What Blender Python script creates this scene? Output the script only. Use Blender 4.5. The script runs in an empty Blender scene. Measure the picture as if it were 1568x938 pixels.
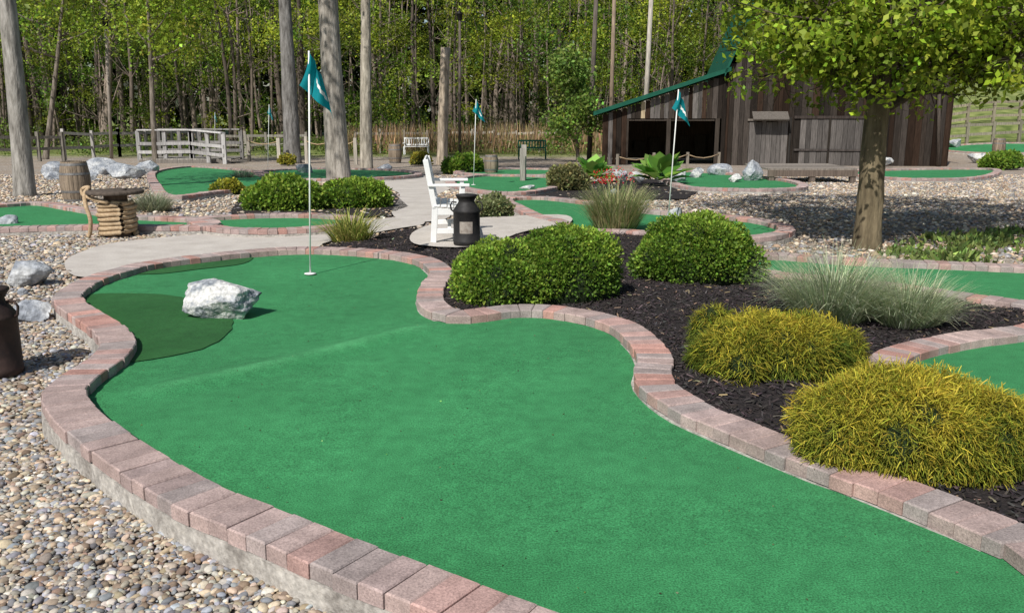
import bpy, math, numpy as np
from mathutils import Vector, Matrix, geometry
rng=np.random.default_rng(7)
sc=bpy.context.scene
# ---------------- camera survey ----------------
FPX=1358.0; CX=784.0; CY=469.0; H=1.5; PITCH=math.atan((469-170)/FPX)
sP,cP=math.sin(PITCH),math.cos(PITCH)
def ss(a):
    a=np.clip(a,0,1); return a*a*(3-2*a)
def G(x,y):
    x=np.asarray(x,float); y=np.asarray(y,float)
    return -0.025*np.clip(y-14,0,31)+4.2*ss((x-14)/13)*ss((y-34)/30)
def GL(x,y): # loose gravel sits lower beside the near border
    return G(x,y)-0.04*ss((7.0-np.asarray(y,float))/2.0)*ss((1.8-np.asarray(x,float))/1.0)
def ray(u,v):
    a=(u-CX)/FPX; b=(v-CY)/FPX
    return np.array([a,cP-b*sP,-sP-b*cP])
def P(u,v,dz=0.0):
    d=ray(u,v); lo,hi=0.5,95.0
    for _ in range(50):
        t=(lo+hi)/2; p=d*t
        if H+p[2]>float(G(p[0],p[1]))+dz: lo=t
        else: hi=t
    p=d*lo
    return np.array([p[0],p[1],H+p[2]]),lo
def at_y(u,v,Y):
    d=ray(u,v); t=Y/d[1]
    return np.array([d[0]*t,Y,H+d[2]*t])
# ---------------- materials ----------------
def newmat(name):
    m=bpy.data.materials.new(name); m.use_nodes=True
    nt=m.node_tree; nt.nodes.clear()
    return m,nt,nt.nodes,nt.links
def mat(name,ramp,scale=5,rough=0.85,bump=0.3,bscale=40,stretch=(1,1,1),attr=False,kind='noise',dist=0.01,spec=0.3,metal=0.0,detail=8,scale2=None,amt2=0.3,scale3=None,amt3=0.2,sheen=0):
    m,nt,N,L=newmat(name)
    out=N.new('ShaderNodeOutputMaterial'); pr=N.new('ShaderNodeBsdfPrincipled')
    L.new(pr.outputs[0],out.inputs[0])
    pr.inputs['Roughness'].default_value=rough
    pr.inputs['Specular IOR Level'].default_value=spec
    pr.inputs['Metallic'].default_value=metal
    if sheen:
        pr.inputs['Sheen Weight'].default_value=sheen; pr.inputs['Sheen Roughness'].default_value=0.4; pr.inputs['Sheen Tint'].default_value=(0.8,1,0.75,1)
    tc=N.new('ShaderNodeTexCoord'); mp=N.new('ShaderNodeMapping'); mp.inputs['Scale'].default_value=stretch
    L.new(tc.outputs['Object'],mp.inputs[0])
    t=N.new('ShaderNodeTexNoise'); t.inputs['Scale'].default_value=scale; t.inputs['Detail'].default_value=detail; t.inputs['Roughness'].default_value=0.65
    L.new(mp.outputs[0],t.inputs['Vector']); fac=t.outputs[0]
    cr=N.new('ShaderNodeValToRGB'); el=cr.color_ramp.elements
    while len(el)<len(ramp): el.new(0.5)
    for e,(p,c) in zip(el,ramp): e.position=p; e.color=(*c,1)
    L.new(fac,cr.inputs[0]); col=cr.outputs[0]
    for s_,a_ in ((scale2,amt2),(scale3,amt3)):
        if not s_: continue
        t2=N.new('ShaderNodeTexNoise'); t2.inputs['Scale'].default_value=s_; t2.inputs['Detail'].default_value=4
        L.new(tc.outputs['Object'],t2.inputs['Vector'])
        mr=N.new('ShaderNodeMapRange'); mr.inputs['From Min'].default_value=0.3; mr.inputs['From Max'].default_value=0.7
        mr.inputs['To Min'].default_value=1-a_; mr.inputs['To Max'].default_value=1+a_
        L.new(t2.outputs[0],mr.inputs[0])
        mm=N.new('ShaderNodeMix'); mm.data_type='RGBA'; mm.blend_type='MULTIPLY'; mm.inputs[0].default_value=1
        L.new(col,mm.inputs[6]); L.new(mr.outputs[0],mm.inputs[7]); col=mm.outputs[2]
    if attr:
        at=N.new('ShaderNodeAttribute'); at.attribute_name='Col'
        mm=N.new('ShaderNodeMix'); mm.data_type='RGBA'; mm.blend_type='MULTIPLY'; mm.inputs[0].default_value=1
        L.new(col,mm.inputs[6]); L.new(at.outputs['Color'],mm.inputs[7]); col=mm.outputs[2]
    L.new(col,pr.inputs['Base Color'])
    if bump>0:
        b=N.new('ShaderNodeBump'); b.inputs['Strength'].default_value=bump; b.inputs['Distance'].default_value=dist
        t3=N.new('ShaderNodeTexNoise'); t3.inputs['Scale'].default_value=bscale; t3.inputs['Detail'].default_value=5
        L.new(mp.outputs[0],t3.inputs['Vector']); L.new(t3.outputs[0],b.inputs['Height']); L.new(b.outputs[0],pr.inputs['Normal'])
    return m
def leafmat(name,tr=0.35,rough=0.55,spec=0.3):
    m,nt,N,L=newmat(name)
    out=N.new('ShaderNodeOutputMaterial'); pr=N.new('ShaderNodeBsdfPrincipled'); tl=N.new('ShaderNodeBsdfTranslucent'); mx=N.new('ShaderNodeMixShader')
    at=N.new('ShaderNodeAttribute'); at.attribute_name='Col'
    pr.inputs['Roughness'].default_value=rough; pr.inputs['Specular IOR Level'].default_value=spec
    L.new(at.outputs['Color'],pr.inputs['Base Color'])
    hs=N.new('ShaderNodeHueSaturation'); hs.inputs['Value'].default_value=1.4; L.new(at.outputs['Color'],hs.inputs['Color'])
    L.new(hs.outputs[0],tl.inputs[0]); mx.inputs[0].default_value=tr
    L.new(pr.outputs[0],mx.inputs[1]); L.new(tl.outputs[0],mx.inputs[2]); L.new(mx.outputs[0],out.inputs[0])
    return m
W1=(1,1,1)
m_leaf=leafmat('leaf'); m_needle=leafmat('needle',0.25,0.7,0.15)
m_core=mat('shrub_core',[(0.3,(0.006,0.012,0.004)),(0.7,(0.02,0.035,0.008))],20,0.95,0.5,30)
m_brick=mat('paver_brick',[(0.3,(0.62,0.6,0.6)),(0.5,(1,1,1)),(0.72,(1.4,1.38,1.35))],120,0.92,0.7,160,attr=True,dist=0.003,scale2=9,amt2=0.22,scale3=1.3,amt3=0.1)
m_conc=mat('concrete',[(0.3,(0.42,0.38,0.34)),(0.7,(0.55,0.51,0.46))],3,0.9,0.35,80,dist=0.004,scale2=60,amt2=0.12)
m_foot=mat('footing_concrete',[(0.3,(0.20,0.18,0.16)),(0.5,(0.38,0.355,0.32)),(0.7,(0.50,0.47,0.42))],5,0.95,0.9,30,dist=0.014,scale2=40,amt2=0.2)
m_mulch=mat('mulch',[(0.35,(0.012,0.010,0.011)),(0.6,(0.035,0.028,0.027)),(0.75,(0.08,0.06,0.05))],60,0.95,1.0,45,dist=0.03)
m_chip=mat('mulch_chip',[(0.3,(0.8,0.8,0.8)),(0.7,(1.2,1.2,1.2))],30,0.9,0,attr=True)
m_peb=mat('pebble',[(0.3,(0.7,0.7,0.7)),(0.7,(1.25,1.25,1.25))],60,0.8,0,attr=True,spec=0.2)
m_bark=mat('bark',[(0.3,(0.09,0.08,0.07)),(0.5,(0.27,0.25,0.22)),(0.7,(0.46,0.43,0.39))],9,0.95,1.0,14,stretch=(1,1,0.22),dist=0.04,attr=True)
m_barkdark=mat('bark_forest',[(0.3,(0.05,0.043,0.037)),(0.7,(0.24,0.2,0.17))],8,0.95,0,stretch=(1,1,0.2),attr=True)
m_rock=mat('rock',[(0.3,(0.12,0.135,0.16)),(0.45,(0.28,0.30,0.33)),(0.58,(0.44,0.45,0.455)),(0.75,(0.6,0.6,0.58))],3.5,0.9,1.0,18,dist=0.025,scale2=22,amt2=0.32)
m_rockw=mat('pale_rock',[(0.34,(0.12,0.14,0.17)),(0.45,(0.29,0.31,0.33)),(0.53,(0.55,0.55,0.53)),(0.7,(0.68,0.67,0.64))],5.5,0.88,1.0,30,dist=0.025,scale2=34,amt2=0.3)
m_wood=mat('weathered_wood',[(0.3,(0.5,0.5,0.5)),(0.7,(1.4,1.4,1.4))],9,0.9,0.5,16,stretch=(3,3,0.25),attr=True,dist=0.01,spec=0.12)
m_white=mat('white_paint',[(0.3,(0.74,0.74,0.72)),(0.7,(0.83,0.83,0.81))],8,0.5,0.1,40)
m_black=mat('black_metal',[(0.3,(0.010,0.010,0.011)),(0.7,(0.03,0.027,0.025))],12,0.6,0.2,30,spec=0.3)
m_rust=mat('rust_metal',[(0.3,(0.018,0.013,0.012)),(0.7,(0.055,0.032,0.026))],9,0.65,0.3,30,spec=0.3)
m_label=mat('label',[(0.3,(0.2,0.16,0.13)),(0.7,(0.42,0.38,0.33))],25,0.7,0)
m_rope=mat('rope',[(0.3,(0.3,0.2,0.11)),(0.7,(0.55,0.42,0.27))],30,0.9,0.8,90,dist=0.01)
m_teal=leafmat('flag_cloth',0.4,0.7,0.2)
m_greenmetal=mat('green_metal',[(0.3,(0.010,0.07,0.045)),(0.7,(0.016,0.10,0.065))],4,0.7,0,spec=0.1)
m_hoop=mat('hoop',[(0.3,(0.12,0.12,0.12)),(0.7,(0.28,0.27,0.26))],14,0.6,0.1,30,metal=0.4)
m_flower=leafmat('flower',0.2)
def carpet(name,c1,c2):
    return mat(name,[(0.3,c1),(0.7,c2)],1.6,0.95,0.6,380,dist=0.003,spec=0.06,scale2=150,amt2=0.5,scale3=11,amt3=0.13,attr=True,sheen=0.1)
m_green=carpet('putting_green_carpet',(0.031,0.180,0.064),(0.043,0.228,0.084))
m_green2=carpet('rough_carpet',(0.016,0.080,0.020),(0.027,0.115,0.031))
# ---------------- mesh helpers ----------------
def fast_mesh(name,V,F,C,mats,smooth=False,parent=None,mi=None):
    V=np.asarray(V,np.float32); F=np.asarray(F,np.int32); k=F.shape[1]
    me=bpy.data.meshes.new(name); me.vertices.add(len(V)); me.vertices.foreach_set('co',V.ravel())
    me.loops.add(F.size); me.loops.foreach_set('vertex_index',F.ravel())
    me.polygons.add(len(F)); me.polygons.foreach_set('loop_start',np.arange(0,F.size,k,dtype=np.int32))
    me.update(calc_edges=True)
    if smooth: me.polygons.foreach_set('use_smooth',np.ones(len(F),bool))
    if C is not None:
        a=me.color_attributes.new('Col','FLOAT_COLOR','POINT'); cc=np.ones((len(V),4),np.float32); cc[:,:3]=C; a.data.foreach_set('color',cc.ravel())
    for m in mats: me.materials.append(m)
    if mi is not None: me.polygons.foreach_set('material_index',np.asarray(mi,np.int32))
    ob=bpy.data.objects.new(name,me); sc.collection.objects.link(ob)
    if parent: ob.parent=parent
    return ob
def rrot(n):
    q=rng.normal(size=(n,4)); q/=np.linalg.norm(q,axis=1)[:,None]; w,x,y,z=q.T
    return np.stack([1-2*(y*y+z*z),2*(x*y-z*w),2*(x*z+y*w),2*(x*y+z*w),1-2*(x*x+z*z),2*(y*z-x*w),2*(x*z-y*w),2*(y*z+x*w),1-2*(x*x+y*y)],1).reshape(n,3,3)
def dirrot(d):
    d=d/np.linalg.norm(d,axis=1)[:,None]; r=rng.normal(size=d.shape); x=np.cross(d,r); x/=np.linalg.norm(x,axis=1)[:,None]
    z=np.cross(x,d); return np.stack([x,d,z],2)
def scat(tv,tf,pos,R,scl,col):
    n=len(pos); tv=np.asarray(tv,float); tf=np.asarray(tf)
    scl=np.asarray(scl,float)
    if scl.ndim==1: scl=scl[:,None]*np.ones(3)
    V=np.einsum('nij,nkj->nki',R,tv[None]*scl[:,None,:])+pos[:,None,:]
    F=(tf[None]+(np.arange(n)*len(tv))[:,None,None]).reshape(-1,tf.shape[1])
    C=np.repeat(col,len(tv),axis=0)
    return V.reshape(-1,3),F,C
def merge(parts):
    V=[];F=[];C=[];o=0
    for v,f,c in parts: V.append(v);F.append(f+o);C.append(c);o+=len(v)
    return np.concatenate(V),np.concatenate(F),np.concatenate(C)
LEAF=(np.array([(0,0,0),(0.32,0.45,0.08),(0,1,0),(-0.32,0.45,0.08)]),np.array([(0,1,2,3)]))
def cluster(k,leaf=0.45,seed=1):
    r=np.random.default_rng(seed); tv=[];tf=[]
    for i in range(k):
        c=r.normal(size=3)*0.42; q=Vector(r.normal(size=3)).to_track_quat('Y','Z').to_matrix()
        for p in LEAF[0]: tv.append(np.array(q@Vector(p*leaf))+c)
        tf.append([4*i,4*i+1,4*i+2,4*i+3])
    return np.array(tv),np.array(tf)
def ico(sub):
    import bmesh
    bm=bmesh.new(); bmesh.ops.create_icosphere(bm,subdivisions=sub,radius=1)
    v=np.array([x.co[:] for x in bm.verts]); f=np.array([[x.index for x in q.verts] for q in bm.faces]); bm.free(); return v,f
ICO1=ico(1);ICO2=ico(2);ICO3=ico(3);ICO4=ico(4);ICO5=ico(5)
def jcol(base,n,v=0.25,h=0.1):
    b=np.asarray(base,float)
    if b.ndim==1: b=np.tile(b,(n,1))
    return np.clip(b*np.exp(rng.normal(size=(n,1))*v)*(1+rng.normal(size=(n,3))*h),0,1)
class MB:
    def __init__(s): s.V=[];s.F=[];s.M=[];s.C=[];s.S=[]
    def add(s,v,f,mi=0,col=W1,sm=False):
        o=len(s.V); s.V+= [tuple(x) for x in v]; s.F+=[tuple(i+o for i in q) for q in f]; s.M+=[mi]*len(f); s.S+=[sm]*len(f); s.C+=[tuple(col)]*len(v)
    def box(s,c,sz,mi=0,col=W1,rot=None):
        x,y,z=[a/2 for a in sz]; v=[Vector((i*x,j*y,k*z)) for i in(-1,1) for j in(-1,1) for k in(-1,1)]
        if rot is not None: v=[rot@q for q in v]
        v=[(q.x+c[0],q.y+c[1],q.z+c[2]) for q in v]
        s.add(v,[(0,1,3,2),(4,6,7,5),(0,4,5,1),(2,3,7,6),(0,2,6,4),(1,5,7,3)],mi,col)
    def beam(s,a,b,w,h,mi=0,col=W1):
        a=Vector(a);b=Vector(b);d=b-a; q=d.to_track_quat('X','Z').to_matrix()
        s.box((a+b)/2,(d.length,w,h),mi,col,q)
    def tube(s,pts,rad,n=8,mi=0,col=W1,cap=True,jit=0.0):
        pts=[np.array(p,float) for p in pts]; V=[];m=len(pts)
        for i,p in enumerate(pts):
            t=pts[min(i+1,m-1)]-pts[max(i-1,0)]; t/=np.linalg.norm(t)+1e-9
            ref=np.array([1.,0,0]) if abs(t[0])<0.8 else np.array([0,1.,0])
            a=np.cross(t,ref);a/=np.linalg.norm(a);b=np.cross(t,a)
            for k in range(n):
                an=2*math.pi*k/n; r=rad[i]*(1+jit*rng.normal())
                V.append(p+r*(math.cos(an)*a+math.sin(an)*b))
        F=[(i*n+k,i*n+(k+1)%n,(i+1)*n+(k+1)%n,(i+1)*n+k) for i in range(m-1) for k in range(n)]
        if cap: F+= [tuple(range(n))[::-1],tuple((m-1)*n+k for k in range(n))]
        s.add(V,F,mi,col,True)
        if cap: s.S[-1]=False;s.S[-2]=False
    def lathe(s,c,prof,n=24,mi=0,col=W1):
        V=[(c[0]+r*math.cos(2*math.pi*k/n),c[1]+r*math.sin(2*math.pi*k/n),c[2]+z) for r,z in prof for k in range(n)]
        m=len(prof); F=[(i*n+k,i*n+(k+1)%n,(i+1)*n+(k+1)%n,(i+1)*n+k) for i in range(m-1) for k in range(n)]
        F+=[tuple(range(n))[::-1],tuple((m-1)*n+k for k in range(n))]
        s.add(V,F,mi,col,True); s.S[-1]=False;s.S[-2]=False
    def build(s,name,mats,parent=None,bevel=0):
        me=bpy.data.meshes.new(name); me.from_pydata(s.V,[],s.F); me.update()
        me.polygons.foreach_set('material_index',s.M); me.polygons.foreach_set('use_smooth',s.S)
        a=me.color_attributes.new('Col','FLOAT_COLOR','POINT'); cc=np.ones((len(s.V),4),np.float32); cc[:,:3]=np.array(s.C); a.data.foreach_set('color',cc.ravel())
        for m in mats: me.materials.append(m)
        ob=bpy.data.objects.new(name,me); sc.collection.objects.link(ob)
        if parent: ob.parent=parent
        if bevel: b=ob.modifiers.new('bevel','BEVEL'); b.width=bevel; b.segments=2; b.limit_method='ANGLE'
        return ob
def empty(name,loc=(0,0,0)):
    e=bpy.data.objects.new(name,None); e.location=loc; sc.collection.objects.link(e); return e
def pip(px,py,poly):
    ins=np.zeros(len(px),bool); n=len(poly)
    for i in range(n):
        x1,y1=poly[i];x2,y2=poly[(i+1)%n]
        c=((y1>py)!=(y2>py)); 
        with np.errstate(divide='ignore',invalid='ignore'):
            xi=(x2-x1)*(py-y1)/(y2-y1+1e-12)+x1
        ins^=c&(px<xi)
    return ins
def crom(pts,step=0.03,closed=False):
    pts=[np.array(p[:2],float) for p in pts]; n=len(pts); out=[]
    rngi=range(n) if closed else range(n-1)
    for i in rngi:
        if closed: p0,p1,p2,p3=pts[i-1],pts[i],pts[(i+1)%n],pts[(i+2)%n]
        else: p0,p1,p2,p3=pts[max(i-1,0)],pts[i],pts[i+1],pts[min(i+2,n-1)]
        k=max(2,int(np.linalg.norm(p2-p1)/step))
        for j in range(k):
            t=j/k; out.append(0.5*((2*p1)+(-p0+p2)*t+(2*p0-5*p1+4*p2-p3)*t*t+(-p0+3*p1-3*p2+p3)*t**3))
    if not closed: out.append(pts[-1])
    return np.array(out)
def sheet(name,poly,dz,m,grid=0.5,hf=None,parent=None,cf=None):
    poly=np.array(poly)
    x0,y0=poly.min(0);x1,y1=poly.max(0)
    gx,gy=np.meshgrid(np.arange(x0,x1,grid),np.arange(y0,y1,grid)); gx=gx.ravel()+0.013;gy=gy.ravel()+0.017
    k=pip(gx,gy,poly); pts=[Vector(p) for p in poly]+[Vector(p) for p in zip(gx[k],gy[k])]
    r=geometry.delaunay_2d_cdt(pts,[],[list(range(len(poly)))],1,1e-5)
    vx=np.array([p[:] for p in r[0]]); z=G(vx[:,0],vx[:,1])+dz
    if hf is not None: z=z+hf(vx[:,0],vx[:,1])
    F=[f for f in r[2] if len(f)==3]
    V=np.column_stack([vx,z]); F=np.array(F)
    a=V[F[:,1],:2]-V[F[:,0],:2]; b=V[F[:,2],:2]-V[F[:,0],:2]
    fl=(a[:,0]*b[:,1]-a[:,1]*b[:,0])<0; F[fl]=F[fl][:,::-1]
    C=np.ones((len(V),3)) if cf is None else cf(vx[:,0],vx[:,1])
    return fast_mesh(name,V,F,C,[m],smooth=True,parent=parent)
TOP=0.055
def curb(name,path,closed,width=0.21,foot=True):
    p=np.asarray(path); 
    if closed: p=np.vstack([p,p[:1]])
    seg=np.linalg.norm(np.diff(p,axis=0),axis=1); S=np.r_[0,np.cumsum(seg)]; T=S[-1]
    def at(s):
        return np.array([np.interp(s,S,p[:,0]),np.interp(s,S,p[:,1])])
    def fr(s):
        a=at(max(s-0.06,0));b=at(min(s+0.06,T)); t=b-a; t/=np.linalg.norm(t); return at(s),np.array([-t[1],t[0]])
    mb=MB(); n=int(T/0.108); bl=T/n; pal=[(0.375,0.285,0.262),(0.395,0.30,0.275),(0.345,0.285,0.268),(0.405,0.265,0.235),(0.43,0.245,0.205),(0.325,0.275,0.26),(0.37,0.28,0.255),(0.385,0.295,0.275)]
    for i in range(n):
        w=width/2; a,na=fr(i*bl+0.0018); b,nb=fr((i+1)*bl-0.0018)
        j=rng.normal()*0.004; zt=TOP+rng.normal()*0.0022
        ga=float(G(*a));gb=float(G(*b)); V=[]
        for z,ins in ((zt-0.06,0),(zt-0.006,0),(zt,0.006)):
            for (q,nn,g,sg) in ((a,na,ga,1),(b,nb,gb,-1)):
                tt=(b-a)/(np.linalg.norm(b-a)+1e-9)*sg*ins
                for s_ in (1,-1):
                    r=q+nn*s_*(w-ins)+nn*j+tt; V.append((r[0],r[1],g+z+rng.normal()*0.0006))
        F=[]
        for l in (0,4):
            for q in ((0,1),(1,3),(3,2),(2,0)): F.append((l+q[0],l+q[1],l+4+q[1],l+4+q[0]))
        F.append((8,9,11,10))
        c=np.array(pal[rng.integers(0,len(pal))])*(0.84+0.26*rng.random())
        mb.add(V,F,0,c)
    if foot:
        m=max(8,int(T/0.12)); V=[];F=[]
        for i in range(m+1):
            q,nn=fr(T*i/m); g=float(G(*q)); w=width/2+0.006
            wob=0.008*math.sin(i*1.7)+0.006*rng.normal()
            for s_,z in ((w+0.012+wob,-0.16),(w+wob*0.3,TOP-0.063),(-w-wob*0.3,TOP-0.063),(-w-0.012-wob,-0.16)):
                r=q+nn*s_; V.append((r[0],r[1],g+z))
        for i in range(m):
            for k in range(3): F.append((4*i+k,4*i+k+1,4*i+4+k+1,4*i+4+k))
        mb.add(V,F,1,W1)
    return mb.build(name,[m_brick,m_foot])
def px(lst,dz=0): return [P(u,v,dz)[0][:2] for u,v in lst]
# ---------------- ground sheet ----------------
xs=np.unique(np.round(np.concatenate([np.arange(-30,36,1.0),np.arange(-7,3,0.25),np.linspace(-400,-30,20),np.linspace(36,400,20)]),3))
ys=np.unique(np.round(np.concatenate([np.arange(-10,91,1.0),np.arange(0,9,0.25),np.linspace(-150,-10,10),np.linspace(91,600,20)]),3))
gx,gy=np.meshgrid(xs,ys); gz=GL(gx,gy)-0.065
V=np.column_stack([gx.ravel(),gy.ravel(),gz.ravel()]); nx=len(xs)
i,j=np.meshgrid(np.arange(nx-1),np.arange(len(ys)-1)); a=(j*nx+i).ravel(); F=np.column_stack([a,a+1,a+nx+1,a+nx])
m,nt,N,L=newmat('gravel_ground')
out=N.new('ShaderNodeOutputMaterial');pr=N.new('ShaderNodeBsdfPrincipled');L.new(pr.outputs[0],out.inputs[0]);pr.inputs['Roughness'].default_value=0.9;pr.inputs['Specular IOR Level'].default_value=0.2
geo=N.new('ShaderNodeNewGeometry'); sep=N.new('ShaderNodeSeparateXYZ');L.new(geo.outputs['Position'],sep.inputs[0])
vo=N.new('ShaderNodeTexVoronoi');vo.inputs['Scale'].default_value=24;L.new(geo.outputs['Position'],vo.inputs['Vector'])
sc1=N.new('ShaderNodeSeparateColor');L.new(vo.outputs['Color'],sc1.inputs[0])
cr=N.new('ShaderNodeValToRGB');el=cr.color_ramp.elements
for _ in range(3): el.new(0.5)
for e,(p_,c_) in zip(el,[(0.0,(0.24,0.20,0.165)),(0.3,(0.46,0.38,0.30)),(0.55,(0.54,0.48,0.41)),(0.8,(0.40,0.345,0.30)),(1.0,(0.70,0.64,0.56))]): e.position=p_;e.color=(*c_,1)
L.new(sc1.outputs[0],cr.inputs[0])
mr=N.new('ShaderNodeMapRange');mr.inputs['From Max'].default_value=0.75;mr.inputs['To Min'].default_value=1.15;mr.inputs['To Max'].default_value=0.5;L.new(vo.outputs['Distance'],mr.inputs[0])
mu=N.new('ShaderNodeMix');mu.data_type='RGBA';mu.blend_type='MULTIPLY';mu.inputs[0].default_value=1;L.new(cr.outputs[0],mu.inputs[6]);L.new(mr.outputs[0],mu.inputs[7])
nz=N.new('ShaderNodeTexNoise');nz.inputs['Scale'].default_value=0.6;nz.inputs['Detail'].default_value=9;nz.inputs['Roughness'].default_value=0.7;L.new(geo.outputs['Position'],nz.inputs['Vector'])
nr=N.new('ShaderNodeMapRange');nr.inputs['From Min'].default_value=0.42;nr.inputs['From Max'].default_value=0.66;nr.inputs['To Max'].default_value=0.75;L.new(nz.outputs[0],nr.inputs[0])
mx=N.new('ShaderNodeMix');mx.data_type='RGBA';L.new(nr.outputs[0],mx.inputs[0]);L.new(mu.outputs[2],mx.inputs[6]);mx.inputs[7].default_value=(0.29,0.215,0.155,1)
gn=N.new('ShaderNodeTexNoise');gn.inputs['Scale'].default_value=1.6;gn.inputs['Detail'].default_value=9;L.new(geo.outputs['Position'],gn.inputs['Vector'])
gc=N.new('ShaderNodeValToRGB');gc.color_ramp.elements[0].position=0.35;gc.color_ramp.elements[0].color=(0.09,0.13,0.03,1);gc.color_ramp.elements[1].position=0.65;gc.color_ramp.elements[1].color=(0.26,0.29,0.10,1);L.new(gn.outputs[0],gc.inputs[0])
ad=N.new('ShaderNodeMath');ad.operation='MULTIPLY_ADD';ad.inputs[1].default_value=8;L.new(nz.outputs[0],ad.inputs[0]);L.new(sep.outputs[1],ad.inputs[2])
gm=N.new('ShaderNodeMapRange');gm.inputs['From Min'].default_value=49;gm.inputs['From Max'].default_value=54;L.new(ad.outputs[0],gm.inputs[0])
hx=N.new('ShaderNodeMapRange');hx.inputs['From Min'].default_value=-0.45;hx.inputs['From Max'].default_value=-0.2;L.new(sep.outputs[2],hx.inputs[0])
hy=N.new('ShaderNodeMapRange');hy.inputs['From Min'].default_value=34;hy.inputs['From Max'].default_value=37;L.new(sep.outputs[1],hy.inputs[0])
hm=N.new('ShaderNodeMath');hm.operation='MULTIPLY';L.new(hx.outputs[0],hm.inputs[0]);L.new(hy.outputs[0],hm.inputs[1])
mxm=N.new('ShaderNodeMath');mxm.operation='MAXIMUM';L.new(gm.outputs[0],mxm.inputs[0]);L.new(hm.outputs[0],mxm.inputs[1])
m2=N.new('ShaderNodeMix');m2.data_type='RGBA';L.new(mxm.outputs[0],m2.inputs[0]);L.new(mx.outputs[2],m2.inputs[6]);L.new(gc.outputs[0],m2.inputs[7]);L.new(m2.outputs[2],pr.inputs['Base Color'])
bp=N.new('ShaderNodeBump');bp.inputs['Strength'].default_value=0.9;bp.inputs['Distance'].default_value=0.02;bp.invert=True;L.new(vo.outputs['Distance'],bp.inputs['Height']);L.new(bp.outputs[0],pr.inputs['Normal'])
fast_mesh('gravel_ground',V,F,None,[m],smooth=True)
# ---------------- main green ----------------
mainpx=[(1060,1030),(920,990),(790,948),(645,892),(512,842),(402,796),(300,755),(215,705),(150,660),(105,620),(98,597),(128,570),(165,545),(180,522),(165,500),(130,478),(106,460),(108,446),(140,427),(190,411),(240,400),(310,391),(400,382),(480,379),(560,383),(620,389),(658,399),(675,415),(665,432),(658,452),(668,468),(695,478),(735,476),(780,470),(840,471),(905,481),(955,497),(988,522),(1003,548),(998,568),(1012,592),(1060,622),(1130,652),(1230,692),(1330,728),(1430,765),(1568,822),(1700,880)]
mp=[(2.3,0.6)]+[tuple(a) for a in px(mainpx,TOP)]+[(3.1,1.6),(3.6,0.4)]
mainc=crom(mp)
curb('brick_border',mainc,False,width=0.215)
mainpoly=mainc[::4]
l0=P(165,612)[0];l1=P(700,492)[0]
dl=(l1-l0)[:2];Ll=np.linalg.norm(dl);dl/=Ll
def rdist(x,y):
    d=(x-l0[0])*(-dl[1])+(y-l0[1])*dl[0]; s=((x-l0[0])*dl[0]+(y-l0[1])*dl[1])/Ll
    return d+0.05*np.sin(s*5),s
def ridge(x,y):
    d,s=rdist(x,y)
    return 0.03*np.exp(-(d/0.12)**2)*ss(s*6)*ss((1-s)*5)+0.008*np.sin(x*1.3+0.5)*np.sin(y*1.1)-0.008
def wear_sheen(x,y):  # ridge highlight and sheen painted pale into the colour, along the worn crease
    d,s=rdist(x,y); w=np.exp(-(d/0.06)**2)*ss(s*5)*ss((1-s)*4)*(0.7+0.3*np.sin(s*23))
    lc=P(700,640)[0]; w2=0.16*np.exp(-((x-lc[0])**2+(y-lc[1])**2)/0.9)+0.07*np.sin(x*2.3+y*1.1)*np.sin(y*1.9-x*0.7)  # broad paler middle plus mild mottling
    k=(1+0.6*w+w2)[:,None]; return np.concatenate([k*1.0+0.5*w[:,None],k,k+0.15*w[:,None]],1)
sheet('putting_green',mainpoly,0.0,m_green,0.06,ridge,cf=wear_sheen)
rp=crom(px([(112,458),(150,450),(205,449),(262,452),(318,462),(352,480),(352,505),(318,530),(262,545),(212,552),(160,556),(170,520),(140,485)]),0.05,True)
rp=rp+np.column_stack([0.008*np.sin(np.arange(len(rp))*1.9),0.008*np.cos(np.arange(len(rp))*2.7)])
sheet('rough_turf_patch',rp[::2],0.007,m_green2,0.06,ridge)
rp2=crom(px([(170,418),(250,402),(330,394),(385,391),(372,403),(300,412),(240,419)]),0.05,True)
sheet('rough_turf_patch',rp2[::2],0.007,m_green2,0.06,ridge)
greens={'a':[(1700,480),(1568,503),(1480,514),(1400,530),(1362,546),(1360,566),(1400,595),(1480,630),(1568,665),(1700,720),(1900,700),(1900,520)],
'b':[(1900,425),(1750,415),(1568,407),(1430,401),(1300,396),(1190,388),(1140,392),(1130,403),(1165,414),(1260,424),(1380,437),(1470,450),(1568,463),(1750,490),(1900,500)],
'c':[(775,304),(830,301),(900,308),(985,320),(1080,327),(1160,335),(1204,347),(1185,358),(1120,362),(1040,360),(960,352),(880,350),(858,338),(815,326)],
'd':[(690,277),(740,267),(850,270),(860,281),(800,293),(730,290)],
'e':[(1010,262),(1080,262),(1200,274),(1225,286),(1120,288),(1040,282)],
'f':[(300,334),(380,328),(470,327),(540,332),(520,343),(420,350),(335,347)],
'g':[(-120,322),(0,312),(60,309),(110,316),(190,328),(312,335),(305,345),(150,344),(0,348),(-120,352)],
'h':[(236,262),(290,254),(360,258),(425,268),(405,284),(330,292),(262,299),(240,285)],
'i':[(1290,262),(1400,258),(1520,258),(1500,270),(1380,272)],
'j':[(1430,226),(1500,219),(1600,220),(1600,232),(1500,233)],
'k':[(395,262),(480,257),(600,259),(640,266),(560,272),(440,272)],
'l':[(700,262),(780,257),(860,259),(850,266),(760,267)]}
polys={}
for k,l in greens.items():
    c=crom(px(l,TOP),0.05,True); polys[k]=c[::3]
    curb('brick_border',c,True,width=0.21)
    sheet('putting_green',c[::4] if len(c)>60 else c[::2],0.0,m_green,0.4)
cpoly=crom(px([(98,398),(120,382),(180,366),(320,353),(480,343),(620,328),(650,338),(600,347),(500,366),(470,385),(300,395),(200,414),(120,418)]),0.1,True)
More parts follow.
